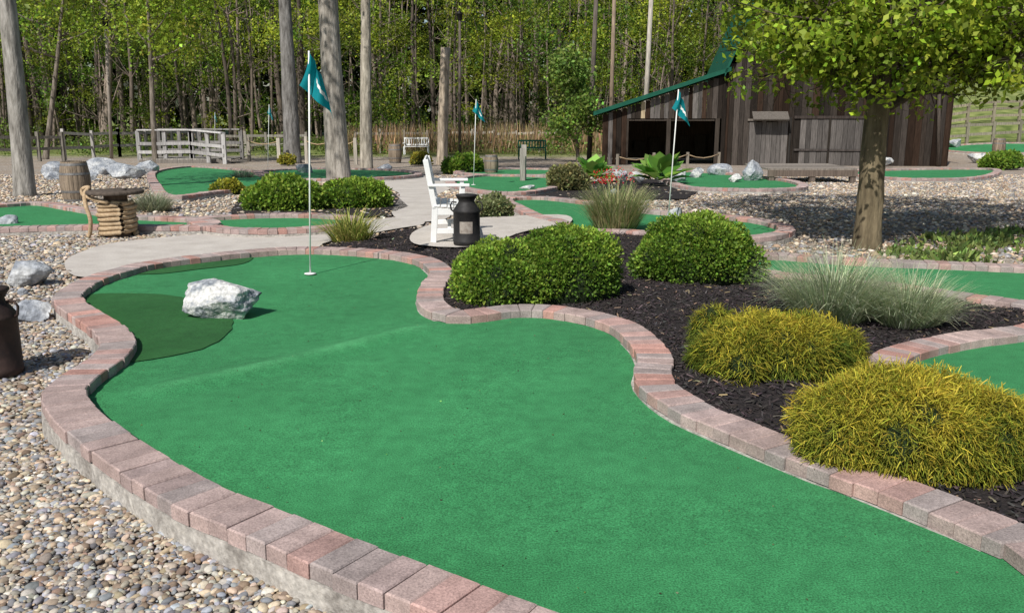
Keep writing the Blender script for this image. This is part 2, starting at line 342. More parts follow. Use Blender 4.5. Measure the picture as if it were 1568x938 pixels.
sheet('concrete_path',cpoly[::2],-0.035,m_conc,0.5)
c2=crom(px([(634,378),(636,358),(690,342),(780,335),(862,333),(872,345),(800,360),(752,378),(700,384)]),0.1,True)
sheet('concrete_path',c2[::2],0.042,m_conc,0.4)
c3=crom(px([(540,272),(640,266),(690,282),(660,300),(690,325),(640,335),(600,322),(610,292),(560,278)]),0.1,True)
sheet('concrete_path',c3[::2],-0.04,m_conc,0.6)
mul=px([(585,352),(632,344),(650,345),(700,341),(790,335),(870,350),(960,354),(1130,368),(1160,385),(1130,403),(1165,414),(1260,424),(1380,437),(1470,450),(1568,463),(1700,483),(1568,503),(1480,514),(1400,530),(1362,546),(1360,566),(1400,595),(1480,630),(1568,665),(1700,720),(1850,780),(1800,930),(1700,880),(1568,822),(1430,765),(1330,728),(1230,692),(1130,652),(1060,622),(1012,592),(998,568),(1003,548),(988,522),(955,497),(905,481),(840,471),(780,470),(735,476),(695,478),(668,468),(658,452),(665,432),(675,415),(658,399),(620,389),(560,383),(480,379),(500,368),(560,362)],TOP)
mulr=lambda x,y:0.012*np.sin(x*5+1)*np.sin(y*4.3)+0.008*np.sin(x*11)*np.sin(y*13)
sheet('mulch_bed',mul,0.012,m_mulch,0.12,mulr)
mul2=px([(790,294),(850,278),(1000,272),(1070,290),(1050,302),(900,303),(830,302)]);sheet('mulch_bed',mul2,-0.03,m_mulch,0.5)
mul3=px([(350,322),(370,296),(480,282),(600,290),(625,312),(600,326),(480,330),(400,330)]);sheet('mulch_bed',mul3,-0.04,m_mulch,0.5)
def inpoly(n,poly):
    poly=np.array(poly);x0,y0=poly.min(0);x1,y1=poly.max(0);X=rng.uniform(x0,x1,n);Y=rng.uniform(y0,y1,n);k=pip(X,Y,poly);return X[k],Y[k]
X,Y=inpoly(90000,mul); k=(rng.random(len(X))<np.clip(7.0/Y,0,1)**1.6)&(np.abs(X)<0.68*Y+0.8)&~pip(X,Y,c2); X,Y=X[k],Y[k]
chip=np.array([(-1,-.22,0),(1,-.16,0),(1,.2,0),(-1,.2,0),(-.9,-.15,.2),(.9,-.1,.2),(.9,.12,.2),(-.9,.15,.2)]);cf=np.array([(4,5,6,7),(0,1,5,4),(1,2,6,5),(2,3,7,6),(3,0,4,7)])
n=len(X);yaw=rng.uniform(0,6.28,n);a_=rng.normal(size=n)*.35
R=np.einsum('nij,njk->nik',np.stack([np.cos(yaw),-np.sin(yaw),0*yaw,np.sin(yaw),np.cos(yaw),0*yaw,0*yaw,0*yaw,1+0*yaw],1).reshape(n,3,3),np.stack([np.cos(a_),0*a_,np.sin(a_),0*a_,1+0*a_,0*a_,-np.sin(a_),0*a_,np.cos(a_)],1).reshape(n,3,3))
cc=jcol((0.03,0.024,0.024),n,0.5,0.08); li=rng.random(n)<0.04; cc[li]=jcol((0.22,0.16,0.10),li.sum(),0.3)
v,f,c=scat(chip,cf,np.column_stack([X,Y,G(X,Y)+0.018+mulr(X,Y)+rng.random(n)*0.01]),R,rng.uniform(0.008,0.026,n),cc)
fast_mesh('mulch_chips',v,f,c,[m_chip])
X,Y=inpoly(900,mainpoly);n=len(X)
v,f,c=scat(LEAF[0],LEAF[1],np.column_stack([X,Y,ridge(X,Y)+0.004]),dirrot(np.column_stack([rng.normal(size=(n,2)),np.zeros(n)])),rng.uniform(0.006,0.014,n),jcol((0.12,0.17,0.07),n,0.5,0.15))
fast_mesh('leaf_litter',v,f,c,[m_leaf])
def pebbles(y0,y1,x0,x1,tmpl,s0,s1,dens,xmax=1.6,warm=0,dim=1.0):
    A=(y1-y0)*(x1-x0);N_=int(A*dens);X=rng.uniform(x0,x1,N_);Y=rng.uniform(y0,y1,N_)
    k=(np.abs(X)<0.63*Y+0.7)&(X<xmax);X,Y=X[k],Y[k]
    k=~pip(X,Y,mainpoly)&~pip(X,Y,cpoly)&~pip(X,Y,mul)&~pip(X,Y,c3)&~pip(X,Y,c2)
    for q in polys.values(): k&=~pip(X,Y,q)
    X,Y=X[k],Y[k]
    d=np.full(len(X),9.)
    for q in mainc[::3]: d=np.minimum(d,(X-q[0])**2+(Y-q[1])**2)
    k=d>0.118**2;X,Y=X[k],Y[k];n=len(X)
    yaw=rng.uniform(0,6.28,n);tl=rng.normal(size=n)*0.3
    Rz=np.stack([np.cos(yaw),-np.sin(yaw),0*yaw,np.sin(yaw),np.cos(yaw),0*yaw,0*yaw,0*yaw,1+0*yaw],1).reshape(n,3,3)
    Rx=np.stack([1+0*tl,0*tl,0*tl,0*tl,np.cos(tl),-np.sin(tl),0*tl,np.sin(tl),np.cos(tl)],1).reshape(n,3,3)
    s=rng.uniform(s0,s1,n)*np.exp(rng.normal(size=n)*0.28)
    S=np.column_stack([s*rng.uniform(0.9,1.4,n),s*rng.uniform(0.7,1.0,n),s*rng.uniform(0.4,0.7,n)])
    pal=np.array([(0.31,0.28,0.24),(0.40,0.345,0.275),(0.37,0.285,0.20),(0.19,0.19,0.20),(0.50,0.465,0.40),(0.25,0.185,0.135),(0.29,0.295,0.315),(0.44,0.36,0.265)])
    c=jcol(pal[rng.integers(0,8,n)]*(1+warm*np.array([0.5,0.4,0.28]))*dim,n,0.22,0.03)
    return scat(tmpl[0]*(1+0.08*np.sin(tmpl[0][:,[1,2,0]]*3)),tmpl[1],np.column_stack([X,Y,GL(X,Y)-0.06+rng.random(n)*0.012]),Rz@Rx,S,c)
v,f,c=merge([pebbles(1.3,4.3,-4,1.8,ICO2,0.0065,0.0155,5400,2.2),pebbles(4.3,7.2,-6,-1.9,ICO2,0.008,0.017,2800),pebbles(7.2,13,-9,-2.5,ICO1,0.012,0.025,1100),pebbles(9,27,-17,17,ICO1,0.016,0.034,100,99,0.6,0.95),pebbles(9.5,22,2,15,ICO1,0.012,0.024,190,99,0.3,0.85)])
fast_mesh('gravel_stones',v,f,c,[m_peb],smooth=True)
# ---------------- rocks ----------------
def rock(name,uc,vb,w,h,d=None,seed=0,sub=ICO4,dz=0,m=None,n=15,o0=0.45,o1=0.8):
    r=np.random.default_rng(seed); p,t=P(uc,vb,dz); d=d or w*0.75
    v=sub[0].copy()
    for i in range(n):
        nn=r.normal(size=3);nn/=np.linalg.norm(nn);o=r.uniform(o0,o1); q=v@nn; k=q>o; v[k]-=np.outer(q[k]-o,nn)
    v+=0.02*np.sin(v[:,[1,2,0]]*9+seed)*np.cos(v[:,[2,0,1]]*13)+0.012*np.sin(v[:,[2,0,1]]*27+seed)+r.normal(size=v.shape)*0.004
    v-= (v.max(0)+v.min(0))/2; v/= (v.max(0)-v.min(0))
    v=v*np.array([w,d,h*1.25])+np.array([p[0],p[1]+d/2,p[2]+h*0.375])
    return fast_mesh(name,v,sub[1],None,[m or m_rock])
rock('rock',328,491,0.57,0.265,0.40,5,ICO5,m=m_rockw,n=20,o0=0.58,o1=0.85)
def rockpx(u0,u1,vt,vb,seed,dz=-0.06,name='rock',sub=ICO4):
    p,t=P((u0+u1)/2,vb,dz); rock(name,(u0+u1)/2,vb,(u1-u0)*t/FPX,(vb-vt)*t/FPX*0.92,None,seed,sub,dz,m_rockw if (seed%3==0 and u0>300) else m_rock)
for i,a in enumerate([(0,70,398,442),(2,66,460,496),(30,75,402,420),(-15,22,328,350),(58,108,246,270),(108,178,240,268),(150,215,248,275),(200,240,244,268),(120,150,258,278),(938,962,258,277),(965,990,262,278),(1003,1020,258,275),(1030,1052,258,278),(1056,1080,255,272),(1085,1125,250,268),(1138,1172,243,277),(1118,1138,265,279),(1022,1048,317,333),(450,478,250,268),(795,820,283,294),(930,948,288,300),(1455,1475,212,226),(1490,1520,234,248),(1400,1440,236,250),(575,600,250,262),(1345,1372,240,254),(60,90,262,276),(25,42,440,455)]):
    rockpx(*a,seed=20+i,dz=0.0 if a[0]>900 else -0.06)
# ---------------- foliage plants ----------------
def lobes(c,rx,ry,rz,n,r0,r1):
    out=[]
    for i in range(n):
        d=rng.normal(size=3);d[2]=abs(d[2])*1.0;d/=np.linalg.norm(d); r=rng.uniform(r0,r1)
        out.append((c+d*np.array([rx-r*0.9,ry-r*0.9,rz-r*0.8])*rng.uniform(0.72,1.02),r))
    return out
def shrub(name,u0,u1,vt,vf,dr=0.8,leaf=0.02,dens=3500,base=(0.085,0.17,0.02),tip=(0.26,0.37,0.05),kind='box',dz=0,nl=None,rl=(0.09,0.24)):
    uc=(u0+u1)/2; p,t=P(uc,vf,dz); W=(u1-u0)*t/FPX; D=W*dr
    Yc=p[1]+D/2*0.9; a=at_y(uc,vf,Yc); W=(u1-u0)*(Yc/ray(uc,vf)[1])/FPX; zt=at_y(uc,vt,Yc+D*0.1)[2]; gz=float(G(a[0],Yc))+dz
    Hh=max(zt-gz,0.1); c=np.array([a[0],Yc,gz+Hh*0.18]); rx,ry,rz=W/2,D/2,Hh*0.82
    n=nl or 52; r0,r1=rl[0]*min(W,1.6)/1.2,rl[1]*min(W,1.6)/1.2
    r1=min(r1,rz*0.55); r0=min(r0,r1*0.6)
    lb=lobes(c,rx,ry,rz,n,r0,r1)
    par=empty(name,(a[0],Yc,gz)); inv=Matrix.Translation((-a[0],-Yc,-gz))
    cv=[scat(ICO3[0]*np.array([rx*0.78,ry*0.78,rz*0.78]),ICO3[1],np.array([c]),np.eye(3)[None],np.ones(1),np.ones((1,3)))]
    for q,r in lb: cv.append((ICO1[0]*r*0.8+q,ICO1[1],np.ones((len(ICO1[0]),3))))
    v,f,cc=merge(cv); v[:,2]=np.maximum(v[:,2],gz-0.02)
    o=fast_mesh('dark_core',v,f,cc,[m_core],True,par); o.matrix_parent_inverse=inv  # dark solid core added inside to stop see-through between leaves
    ps=[];ds=[];hs=[]
    for q,r in lb:
        m=int(4*math.pi*r*r*dens*0.75); d=rng.normal(size=(m,3)); d/=np.linalg.norm(d,axis=1)[:,None]
        rr=r*(0.82+0.30*rng.random(m)**1.4); pp=q+d*rr[:,None]
        e=(pp-c)/np.array([rx,ry,rz]); k=(np.linalg.norm(e,axis=1)>0.72)&(pp[:,2]>gz)
        ps.append(pp[k]);ds.append(d[k]);hs.append(((rr/r)[k]-0.82)/0.30+rng.normal()*0.35)
    m=int(2*math.pi*max(rx*ry,(rx+ry)/2*rz)*dens*0.5); d=rng.normal(size=(m,3)); d[:,2]=np.abs(d[:,2])-0.15; d/=np.linalg.norm(d,axis=1)[:,None]
    pp=c+d*np.array([rx,ry,rz])*(0.78+0.06*rng.random((m,1))); k=pp[:,2]>gz; ps.append(pp[k]);ds.append(d[k]);hs.append(np.zeros(k.sum()))
    ps=np.concatenate(ps);ds=np.concatenate(ds);hs=np.concatenate(hs);n=len(ps)
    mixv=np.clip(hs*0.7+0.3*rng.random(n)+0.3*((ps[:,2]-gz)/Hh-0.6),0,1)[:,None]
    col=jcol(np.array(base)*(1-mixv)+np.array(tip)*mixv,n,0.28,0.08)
    if kind=='box':
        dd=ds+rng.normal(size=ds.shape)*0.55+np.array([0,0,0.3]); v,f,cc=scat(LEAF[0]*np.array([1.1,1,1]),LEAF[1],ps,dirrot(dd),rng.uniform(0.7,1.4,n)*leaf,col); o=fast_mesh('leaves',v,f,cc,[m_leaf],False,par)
    else:
        tv=[];
        for i in range(4):
            s=i/3; w=0.04*(1-0.5*s); tv+=[(-w,s*0.8,-0.35*s*s),(w,s*0.8,-0.35*s*s)]
        tf=[(2*i,2*i+1,2*i+3,2*i+2) for i in range(3)]
        dd=ds*np.array([1,1,0.7])+rng.normal(size=ds.shape)*0.7+np.array([0,0,0.05]); dd/=np.linalg.norm(dd,axis=1)[:,None]
        up=np.array([0,0,1.0])+rng.normal(size=ds.shape)*0.4; x=np.cross(dd,up); x/=np.linalg.norm(x,axis=1)[:,None]; z=np.cross(x,dd)
        R=np.stack([x,dd,z],2)
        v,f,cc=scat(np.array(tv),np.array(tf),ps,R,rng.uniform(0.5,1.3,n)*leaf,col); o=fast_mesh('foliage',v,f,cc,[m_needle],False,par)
    o.matrix_parent_inverse=inv
    return par
shrub('boxwood_shrub',686,850,368,474,0.9,0.025,6000,dz=0.01)
shrub('boxwood_shrub',772,962,343,470,0.85,0.025,6000,dz=0.01)
shrub('boxwood_shrub',966,1166,328,440,0.8,0.027,5200,dz=0.01)
shrub('boxwood_shrub',372,500,268,324,0.7,0.05,1600,dz=-0.05)
shrub('boxwood_shrub',480,606,274,320,0.6,0.05,1600,dz=-0.05)
gold=dict(base=(0.085,0.125,0.016),tip=(0.46,0.39,0.045),kind='gold')
shrub('gold_cypress_shrub',1028,1328,478,592,0.75,0.055,10000,dz=0.01,nl=60,rl=(0.1,0.3),**gold)
shrub('gold_cypress_shrub',1050,1140,464,540,0.8,0.055,8000,dz=0.01,nl=22,**gold)
shrub('gold_cypress_shrub',1184,1590,568,750,0.75,0.048,13000,dz=0.01,nl=75,rl=(0.1,0.3),**gold)
shrub('low_shrub',318,380,274,299,0.7,0.05,1100,base=(0.15,0.17,0.02),tip=(0.42,0.4,0.05),dz=-0.05,nl=30)
shrub('low_shrub',722,790,296,340,0.8,0.045,1800,base=(0.12,0.14,0.06),tip=(0.28,0.31,0.14),dz=-0.03,nl=30)
shrub('low_shrub',836,905,250,290,0.8,0.06,1100,base=(0.12,0.12,0.05),tip=(0.28,0.27,0.11),nl=30)
shrub('low_shrub',676,745,236,264,0.6,0.09,600,nl=30)
shrub('low_shrub',1185,1240,232,248,0.6,0.09,600,nl=25)
shrub('low_shrub',625,662,234,252,0.6,0.09,500,base=(0.2,0.2,0.03),tip=(0.38,0.34,0.05),nl=25)
shrub('low_shrub',425,455,236,252,0.6,0.09,500,base=(0.2,0.2,0.03),tip=(0.38,0.34,0.05),nl=25)
shrub('low_shrub',1500,1570,232,258,0.6,0.09,600,nl=25)
def grass(name,uc,vb,W,Hh,n,wd,c1,c2,spread=0.9,dz=0,D=None):
    p,t=P(uc,vb,dz); D=D or W*0.7; cy=p[1]+D*0.5; a=at_y(uc,vb,cy); gz=float(G(a[0],cy))+dz
    m=6; an=rng.uniform(0,6.283,n); rr=np.sqrt(rng.random(n))
    bx=a[0]+np.cos(an)*rr*W*0.22; by=cy+np.sin(an)*rr*D*0.22
    lean=rr*spread+rng.normal(size=n)*0.12; L_=Hh*rng.uniform(0.55,1.15,n); hd=np.stack([np.cos(an),np.sin(an)],1); 
    hd=hd+rng.normal(size=hd.shape)*0.5; hd/=np.linalg.norm(hd,axis=1)[:,None]; sd=np.stack([-hd[:,1],hd[:,0]],1)
    V=np.zeros((n,m*2,3)); curl=rng.uniform(0.3,1.4,n)
    x=np.zeros(n);z=np.zeros(n)
    for i in range(m):
        s=i/(m-1); ang=lean*0.7+curl*s*s*0.9*spread
        if i>0: x=x+np.sin(ang)*L_/(m-1); z=z+np.cos(ang)*L_/(m-1)
        w=wd*(1-s*0.85)/2
        for k,sg in ((0,-1),(1,1)):
            V[:,2*i+k,0]=bx+hd[:,0]*x+sd[:,0]*w*sg; V[:,2*i+k,1]=by+hd[:,1]*x+sd[:,1]*w*sg; V[:,2*i+k,2]=gz+np.maximum(z,0.01)
    tf=np.array([(2*i,2*i+1,2*i+3,2*i+2) for i in range(m-1)]); F=(tf[None]+(np.arange(n)*m*2)[:,None,None]).reshape(-1,4)
    mixv=rng.random((n,1)); col=jcol(np.array(c1)*(1-mixv)+np.array(c2)*mixv,n,0.2,0.05); C=np.repeat(col,m*2,0)
    V[:,:,0]-=a[0];V[:,:,1]-=cy;V[:,:,2]-=gz
    o=fast_mesh(name,V.reshape(-1,3),F,C,[m_needle]); o.location=(a[0],cy,gz); return o
grass('ornamental_grass',1275,512,1.15,0.56,2300,0.007,(0.20,0.28,0.13),(0.58,0.60,0.42),1.0,0.01)
grass('ornamental_grass',1385,517,0.95,0.44,1600,0.007,(0.20,0.28,0.13),(0.58,0.60,0.42),1.0,0.01)
grass('ornamental_grass',942,360,1.15,0.62,1500,0.012,(0.12,0.22,0.05),(0.52,0.46,0.26),0.7,0.0)
grass('daylily_plant',538,377,1.0,0.45,460,0.018,(0.12,0.21,0.03),(0.5,0.45,0.14),1.0,-0.03)
grass('ornamental_grass',235,327,1.1,0.36,900,0.014,(0.16,0.2,0.12),(0.42,0.43,0.3),1.0,-0.06)
grass('ornamental_grass',372,276,1.1,0.36,300,0.02,(0.18,0.2,0.12),(0.43,0.42,0.3),1.0,-0.06)
def hosta(uc,vb,W,n=45):
    p,t=P(uc,vb)
    an=rng.uniform(0,6.28,n);el=rng.uniform(0.2,1.2,n); d=np.stack([np.cos(an)*np.cos(el),np.sin(an)*np.cos(el),np.sin(el)],1)
    pos=np.tile(p+np.array([0,W/2,0.0]),(n,1))+d*W*0.18
    x=np.cross(d,np.array([0,0,1.]));x/=np.linalg.norm(x,axis=1)[:,None];R=np.stack([x,d,np.cross(x,d)],2)
    tv=np.array([(0,0,0),(.3,.3,.06),(.32,.65,.02),(0,1,-.15),(-.32,.65,.02),(-.3,.3,.06),(0,.5,-.04)]);tf=np.array([(0,1,6,5),(1,2,3,6),(5,6,3,4)])
    v,f,c=scat(tv,tf,pos,R,rng.uniform(0.3,0.45,n)*W,jcol((0.2,0.36,0.07),n,0.3)); v-=p
    o=fast_mesh('hosta_plant',v,f,c,[m_leaf]); o.location=p
hosta(912,280,1.2);hosta(1018,284,1.4)
p,_=P(928,286);n=130
v,f,c=scat(*cluster(5,0.7),np.column_stack([rng.normal(size=n)*0.25,rng.normal(size=n)*0.15+0.1,rng.uniform(0.08,0.36,n)]),rrot(n),np.full(n,0.055),np.where(rng.random((n,1))<0.6,np.array([[0.7,0.02,0.04]]),np.array([[0.08,0.18,0.03]])))
o=fast_mesh('red_flowers',v,f,c,[m_flower]);o.location=p
wp=px([(1345,390),(1375,366),(1440,352),(1600,346),(1700,372),(1600,398),(1440,396)])
X,Y=inpoly(14000,wp); nn_=np.sin(X*3.1)*np.sin(Y*2.7+1)+np.sin(X*7)*np.cos(Y*6)*0.8+0.6*np.sin(X*13+Y*9); k=rng.random(len(X))<np.clip(0.1+0.6*nn_,0.015,1);X,Y=X[k],Y[k];n=len(X)
d=np.column_stack([rng.normal(size=(n,2))*0.9,np.ones(n)])
v,f,c=scat(LEAF[0]*np.array([0.7,1,1]),LEAF[1],np.column_stack([X,Y,G(X,Y)-0.05]),dirrot(d),rng.uniform(0.03,0.13,n),jcol((0.16,0.22,0.06),n,0.45))
fast_mesh('weed_patch',v,f,c,[m_leaf])
# ---------------- trees ----------------
def trunk(mb,p0,p1,r0,r1,n=9,jit=0.02,flare=1.35,col=W1,seg=10,bend=0.03):
    pts=[];rad=[]; L_=np.linalg.norm(p1-p0); ph=rng.random(2)*6
    for i in range(seg+1):
        s=i/seg; q=p0*(1-s)+p1*s; q=q+np.array([math.sin(s*4+ph[0]),math.sin(s*5+ph[1]),0])*bend*L_*s*(1-s)
        r=r0*(1-s)+r1*s
        if i==0: r*=flare
        pts.append(q);rad.append(r)
    if flare>1: pts.insert(1,pts[0]*0.93+pts[1]*0.07+np.array([0,0,0.02]));rad.insert(1,r0*1.08); pts[0]=pts[0]-np.array([0,0,0.12])
    mb.tube(pts,rad,n,0,col,True,jit); return pts
CL=cluster(6,0.5,3)
def tall_tree(name,base,top,w,height,crown_z0,crown_r,ncl,leafcol=(0.17,0.26,0.03),tint=W1):
    p,t=P(*base,-0.06); d=w*t/FPX; q=at_y(top[0],top[1],p[1]); k=(height)/(q[2]-p[2]); tp=p+(q-p)*k
    mb=MB(); trunk(mb,np.zeros(3),tp-p,d/2,d*0.12,14,0.025,1.35,tint,16,0.012)
    lp=[]
    for i in range(16):
        s=rng.uniform(crown_z0/height,0.97); a=(tp-p)*s; an=rng.uniform(0,6.28); el=rng.uniform(0.3,0.9); L_=crown_r*rng.uniform(0.6,1.1)*(1.15-s*0.5)
        dd=np.array([math.cos(an)*math.cos(el),math.sin(an)*math.cos(el),math.sin(el)]); e=a+dd*L_
        r=d*0.5*(1-s)*0.5+0.02; mb.tube([a,a+dd*L_*0.5+np.array([0,0,-0.1]),e],[r,r*0.6,0.01],6,0,tint)
        for j in range(int(ncl/16)):
            lp.append(a+dd*L_*rng.uniform(0.35,1.1)+rng.normal(size=3)*crown_r*0.2)
    par=empty(name,p); mb.build('trunk',[m_bark],par)
    lp=np.array(lp); n=len(lp)
    v,f,c=scat(*CL,lp,rrot(n),rng.uniform(0.2,0.42,n),jcol(leafcol,n,0.35)); fast_mesh('foliage',v,f,c,[m_leaf],False,par)
tall_tree('oak_tree',(38,300),(14,40),30,13,4.6,4.5,1500,tint=(0.95,0.97,0.98))
tall_tree('oak_tree',(448,250),(437,0),26,15,8,4,900,tint=(0.62,0.64,0.68))
tall_tree('oak_tree',(519,279),(503,0),36,15,9,4,900,tint=(1.0,0.98,0.95))
tall_tree('oak_tree',(561,259),(558,0),19,15,8,4,900,tint=(1.2,1.15,1.05))
tall_tree('young_maple_tree',(238,250),(226,0),9,10,3.4,3.2,1300,leafcol=(0.24,0.33,0.035),tint=(0.6,0.55,0.5))
tall_tree('young_maple_tree',(70,244),(96,0),9,10,3.8,3.2,1100,leafcol=(0.23,0.31,0.035),tint=(0.6,0.55,0.5))
tall_tree('sapling_tree',(885,248),(880,120),6,4.2,0.5,1.3,1100,leafcol=(0.16,0.24,0.045),tint=(0.6,0.55,0.5))
p,t=P(677,252,-0.06);q=at_y(682,73,p[1]);mb=MB();trunk(mb,np.zeros(3),q-p,0.22,0.185,14,0.015,1.15,(1.3,1.15,0.98),8,0.005);o=mb.build('tree_stump_post',[m_bark]);o.location=p
# maple
p,t=P(1326,380,-0.06);mb=MB();MP=p.copy()
fork=np.array([0.02,0.05,1.75]);trunk(mb,np.zeros(3),fork,0.155,0.125,16,0.035,1.25,(0.55,0.47,0.32),9,0.03)
tips=[]
def branch(a,d,L_,r,lev):
    d=d/np.linalg.norm(d);pts=[a];k=5;cur=a;dd=d.copy()
    for i in range(k):
        dd=dd+rng.normal(size=3)*0.13+np.array([0,0,0.02 if lev<2 else -0.02])
        if cur[2]<1.6: dd[2]=max(dd[2],0.08)
        dd/=np.linalg.norm(dd);cur=cur+dd*L_/k;pts.append(cur)
    mb.tube(pts,[r*(1-0.75*i/k) for i in range(k+1)],8 if lev<2 else 5,0,(0.25,0.21,0.17),False)
    if lev>=2: tips.append(pts[-1])
    if lev==1: tips.append(pts[-1]);tips.append(pts[3])
    if lev<3:
        for i in range(1,k+1):
            for _ in range(2 if lev<1 else 1):
                nd=dd*0.6+rng.normal(size=3)*np.array([0.8,0.8,0.4]);branch(pts[i],nd,L_*rng.uniform(0.4,0.62),r*(1-0.7*i/k)*0.6,lev+1)
for an,el,L_ in [(3.3,0.62,1.3),(2.6,0.85,1.8),(0.1,0.45,2.4),(0.7,0.7,2.5),(-0.7,0.6,2.1),(-1.7,0.75,1.5),(1.7,0.7,2.2),(3.9,0.8,1.5),(0.0,1.35,2.8),(-0.2,0.4,2.2),(2.2,0.75,2.2)]:
    branch(fork+np.array([0,0,rng.uniform(-0.2,0.15)]),np.array([math.cos(an)*math.cos(el),math.sin(an)*math.cos(el),math.sin(el)]),L_,0.07,0)
par=empty('maple_tree',p);mb.build('trunk',[m_bark],par)
tp=np.array(tips);low=np.where(tp[:,0]>0.7,1.2,1.55)
k=(tp[:,2]>low+np.maximum(0,-tp[:,0]-0.4)*0.3)&(tp[:,0]>-1.5);tp=tp[k]
sel=rng.permutation(len(tp))[:min(len(tp),400)];ct=tp[sel]
nu=320;dd=rng.normal(size=(nu,3));dd/=np.linalg.norm(dd,axis=1)[:,None]
up_=np.array([-0.1,1.0,4.6])+dd*np.array([3.4,2.8,1.5])*(0.55+0.45*rng.random((nu,1)))
up_=up_[up_[:,2]>3.2+0.12*np.maximum(0,up_[:,1])]
ct=np.concatenate([ct,up_]);print('maple clumps',len(ct))
m_=24;sp=np.repeat(rng.uniform(0.6,1.35,(len(ct),1)),m_,0);lp=np.repeat(ct,m_,0)+rng.normal(size=(len(ct)*m_,3))*np.array([0.17,0.17,0.09])*sp;n=len(lp)
tc_=np.repeat(rng.uniform(0.6,1.35,(len(ct),1)),m_,0)
CM=cluster(3,0.85,9)
v,f,c=scat(*CM,lp,rrot(n),rng.uniform(0.07,0.115,n),jcol(np.array((0.215,0.29,0.024))*tc_,n,0.3,0.08));fast_mesh('foliage',v,f,c,[m_leaf],False,par)
# forest
mb=MB()
def clear(x,y):
    return ((x>0.385*y)&(y<74))|((x>6)&(x<19)&(y<52))
for i in range(400):
    x=rng.uniform(-48,62);y=rng.uniform(52,84)
    if clear(x,y): continue
    z=float(G(x,y))-0.2;r=rng.choice([0.06,0.1,0.15,0.22,0.3],p=[.27,.27,.23,.15,.08]);hh=rng.uniform(10,17)
    lean=rng.normal(size=2)*0.6; tint=np.array((1,0.95,0.9))*rng.uniform(0.4,1.9)
    pts=[];ph=rng.random()*6
    for k in range(7):
        s=k/6;pts.append((x+lean[0]*s+0.15*math.sin(ph+s*6),y+lean[1]*s,z+hh*s))
    mb.tube(pts,[r*(1-0.8*k/6) for k in range(7)],6,0,tint,False)
    for b in range(9):
        k=rng.integers(1,6);a=np.array(pts[k]);d=np.array([rng.normal(),rng.normal()*0.6,abs(rng.normal())*0.8+0.4]);d/=np.linalg.norm(d);Lb=rng.uniform(1,3)
        mb.tube([a,a+d*Lb*0.5+np.array([0,0,-.1]),a+d*Lb],[r*0.35,r*0.2,0.01],4,0,tint,False)
par=empty('forest',(0,0,0));mb.build('trunks',[m_barkdark],par)
nb=1500
bx=rng.uniform(-50,64,nb);by=50+rng.random(nb)**1.3*34;bz=rng.random(nb)**0.85*13+0.3
k=(bz>4.6)|(rng.random(nb)<0.36);bx,by,bz=bx[k],by[k],bz[k]
k=~clear(bx,by);bx,by,bz=bx[k],by[k],bz[k]
br=rng.uniform(0.5,1.9,len(bx));pp=[];cc=[]
for i in range(len(bx)):
    m=int(52*br[i]**1.5)+12;o_=rng.normal(size=(m,3))*br[i]*np.array([0.6,0.6,0.36]);q=np.array([bx[i],by[i],float(G(bx[i],by[i]))+bz[i]])+o_
    q=q[q[:,2]>G(q[:,0],q[:,1])];pp.append(q)
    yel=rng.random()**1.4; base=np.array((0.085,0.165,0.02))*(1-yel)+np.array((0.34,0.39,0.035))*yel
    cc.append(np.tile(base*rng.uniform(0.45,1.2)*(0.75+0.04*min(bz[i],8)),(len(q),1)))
pp=np.concatenate(pp);cc=np.concatenate(cc);n=len(pp);print('forest clusters',n)
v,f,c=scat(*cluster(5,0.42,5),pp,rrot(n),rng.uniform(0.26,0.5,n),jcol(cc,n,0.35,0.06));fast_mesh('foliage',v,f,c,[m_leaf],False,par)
n=15000
pp=np.column_stack([rng.uniform(-75,90,n),rng.uniform(84,94,n),rng.random(n)**0.8*22]);pp[:,2]+=G(pp[:,0],pp[:,1])
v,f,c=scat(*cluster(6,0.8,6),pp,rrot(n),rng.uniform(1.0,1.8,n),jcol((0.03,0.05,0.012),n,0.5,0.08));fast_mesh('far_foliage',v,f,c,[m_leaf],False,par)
n=4200;X=rng.uniform(-10,8,n);Y=rng.uniform(49,54,n)
v,f,c=scat(LEAF[0]*np.array([0.05,1,1]),LEAF[1],np.column_stack([X,Y,G(X,Y)-0.05]),dirrot(np.column_stack([rng.normal(size=(n,2))*0.15,np.ones(n)])),rng.uniform(0.7,1.9,n),jcol((0.3,0.22,0.12),n,0.35))
fast_mesh('reeds',v,f,c,[m_needle])
n=5000;X=rng.uniform(-40,12,n);Y=rng.uniform(47,56,n);k=rng.random(n)<np.clip(0.5+0.7*np.sin(X*0.9)*np.sin(X*0.37+1),0.05,1);X,Y=X[k],Y[k];n=len(X)
v,f,c=scat(*cluster(5,0.42,8),np.column_stack([X,Y,G(X,Y)+rng.random(n)*0.7]),rrot(n),rng.uniform(0.25,0.45,n),jcol((0.12,0.17,0.035),n,0.4,0.1))
fast_mesh('undergrowth',v,f,c,[m_leaf])
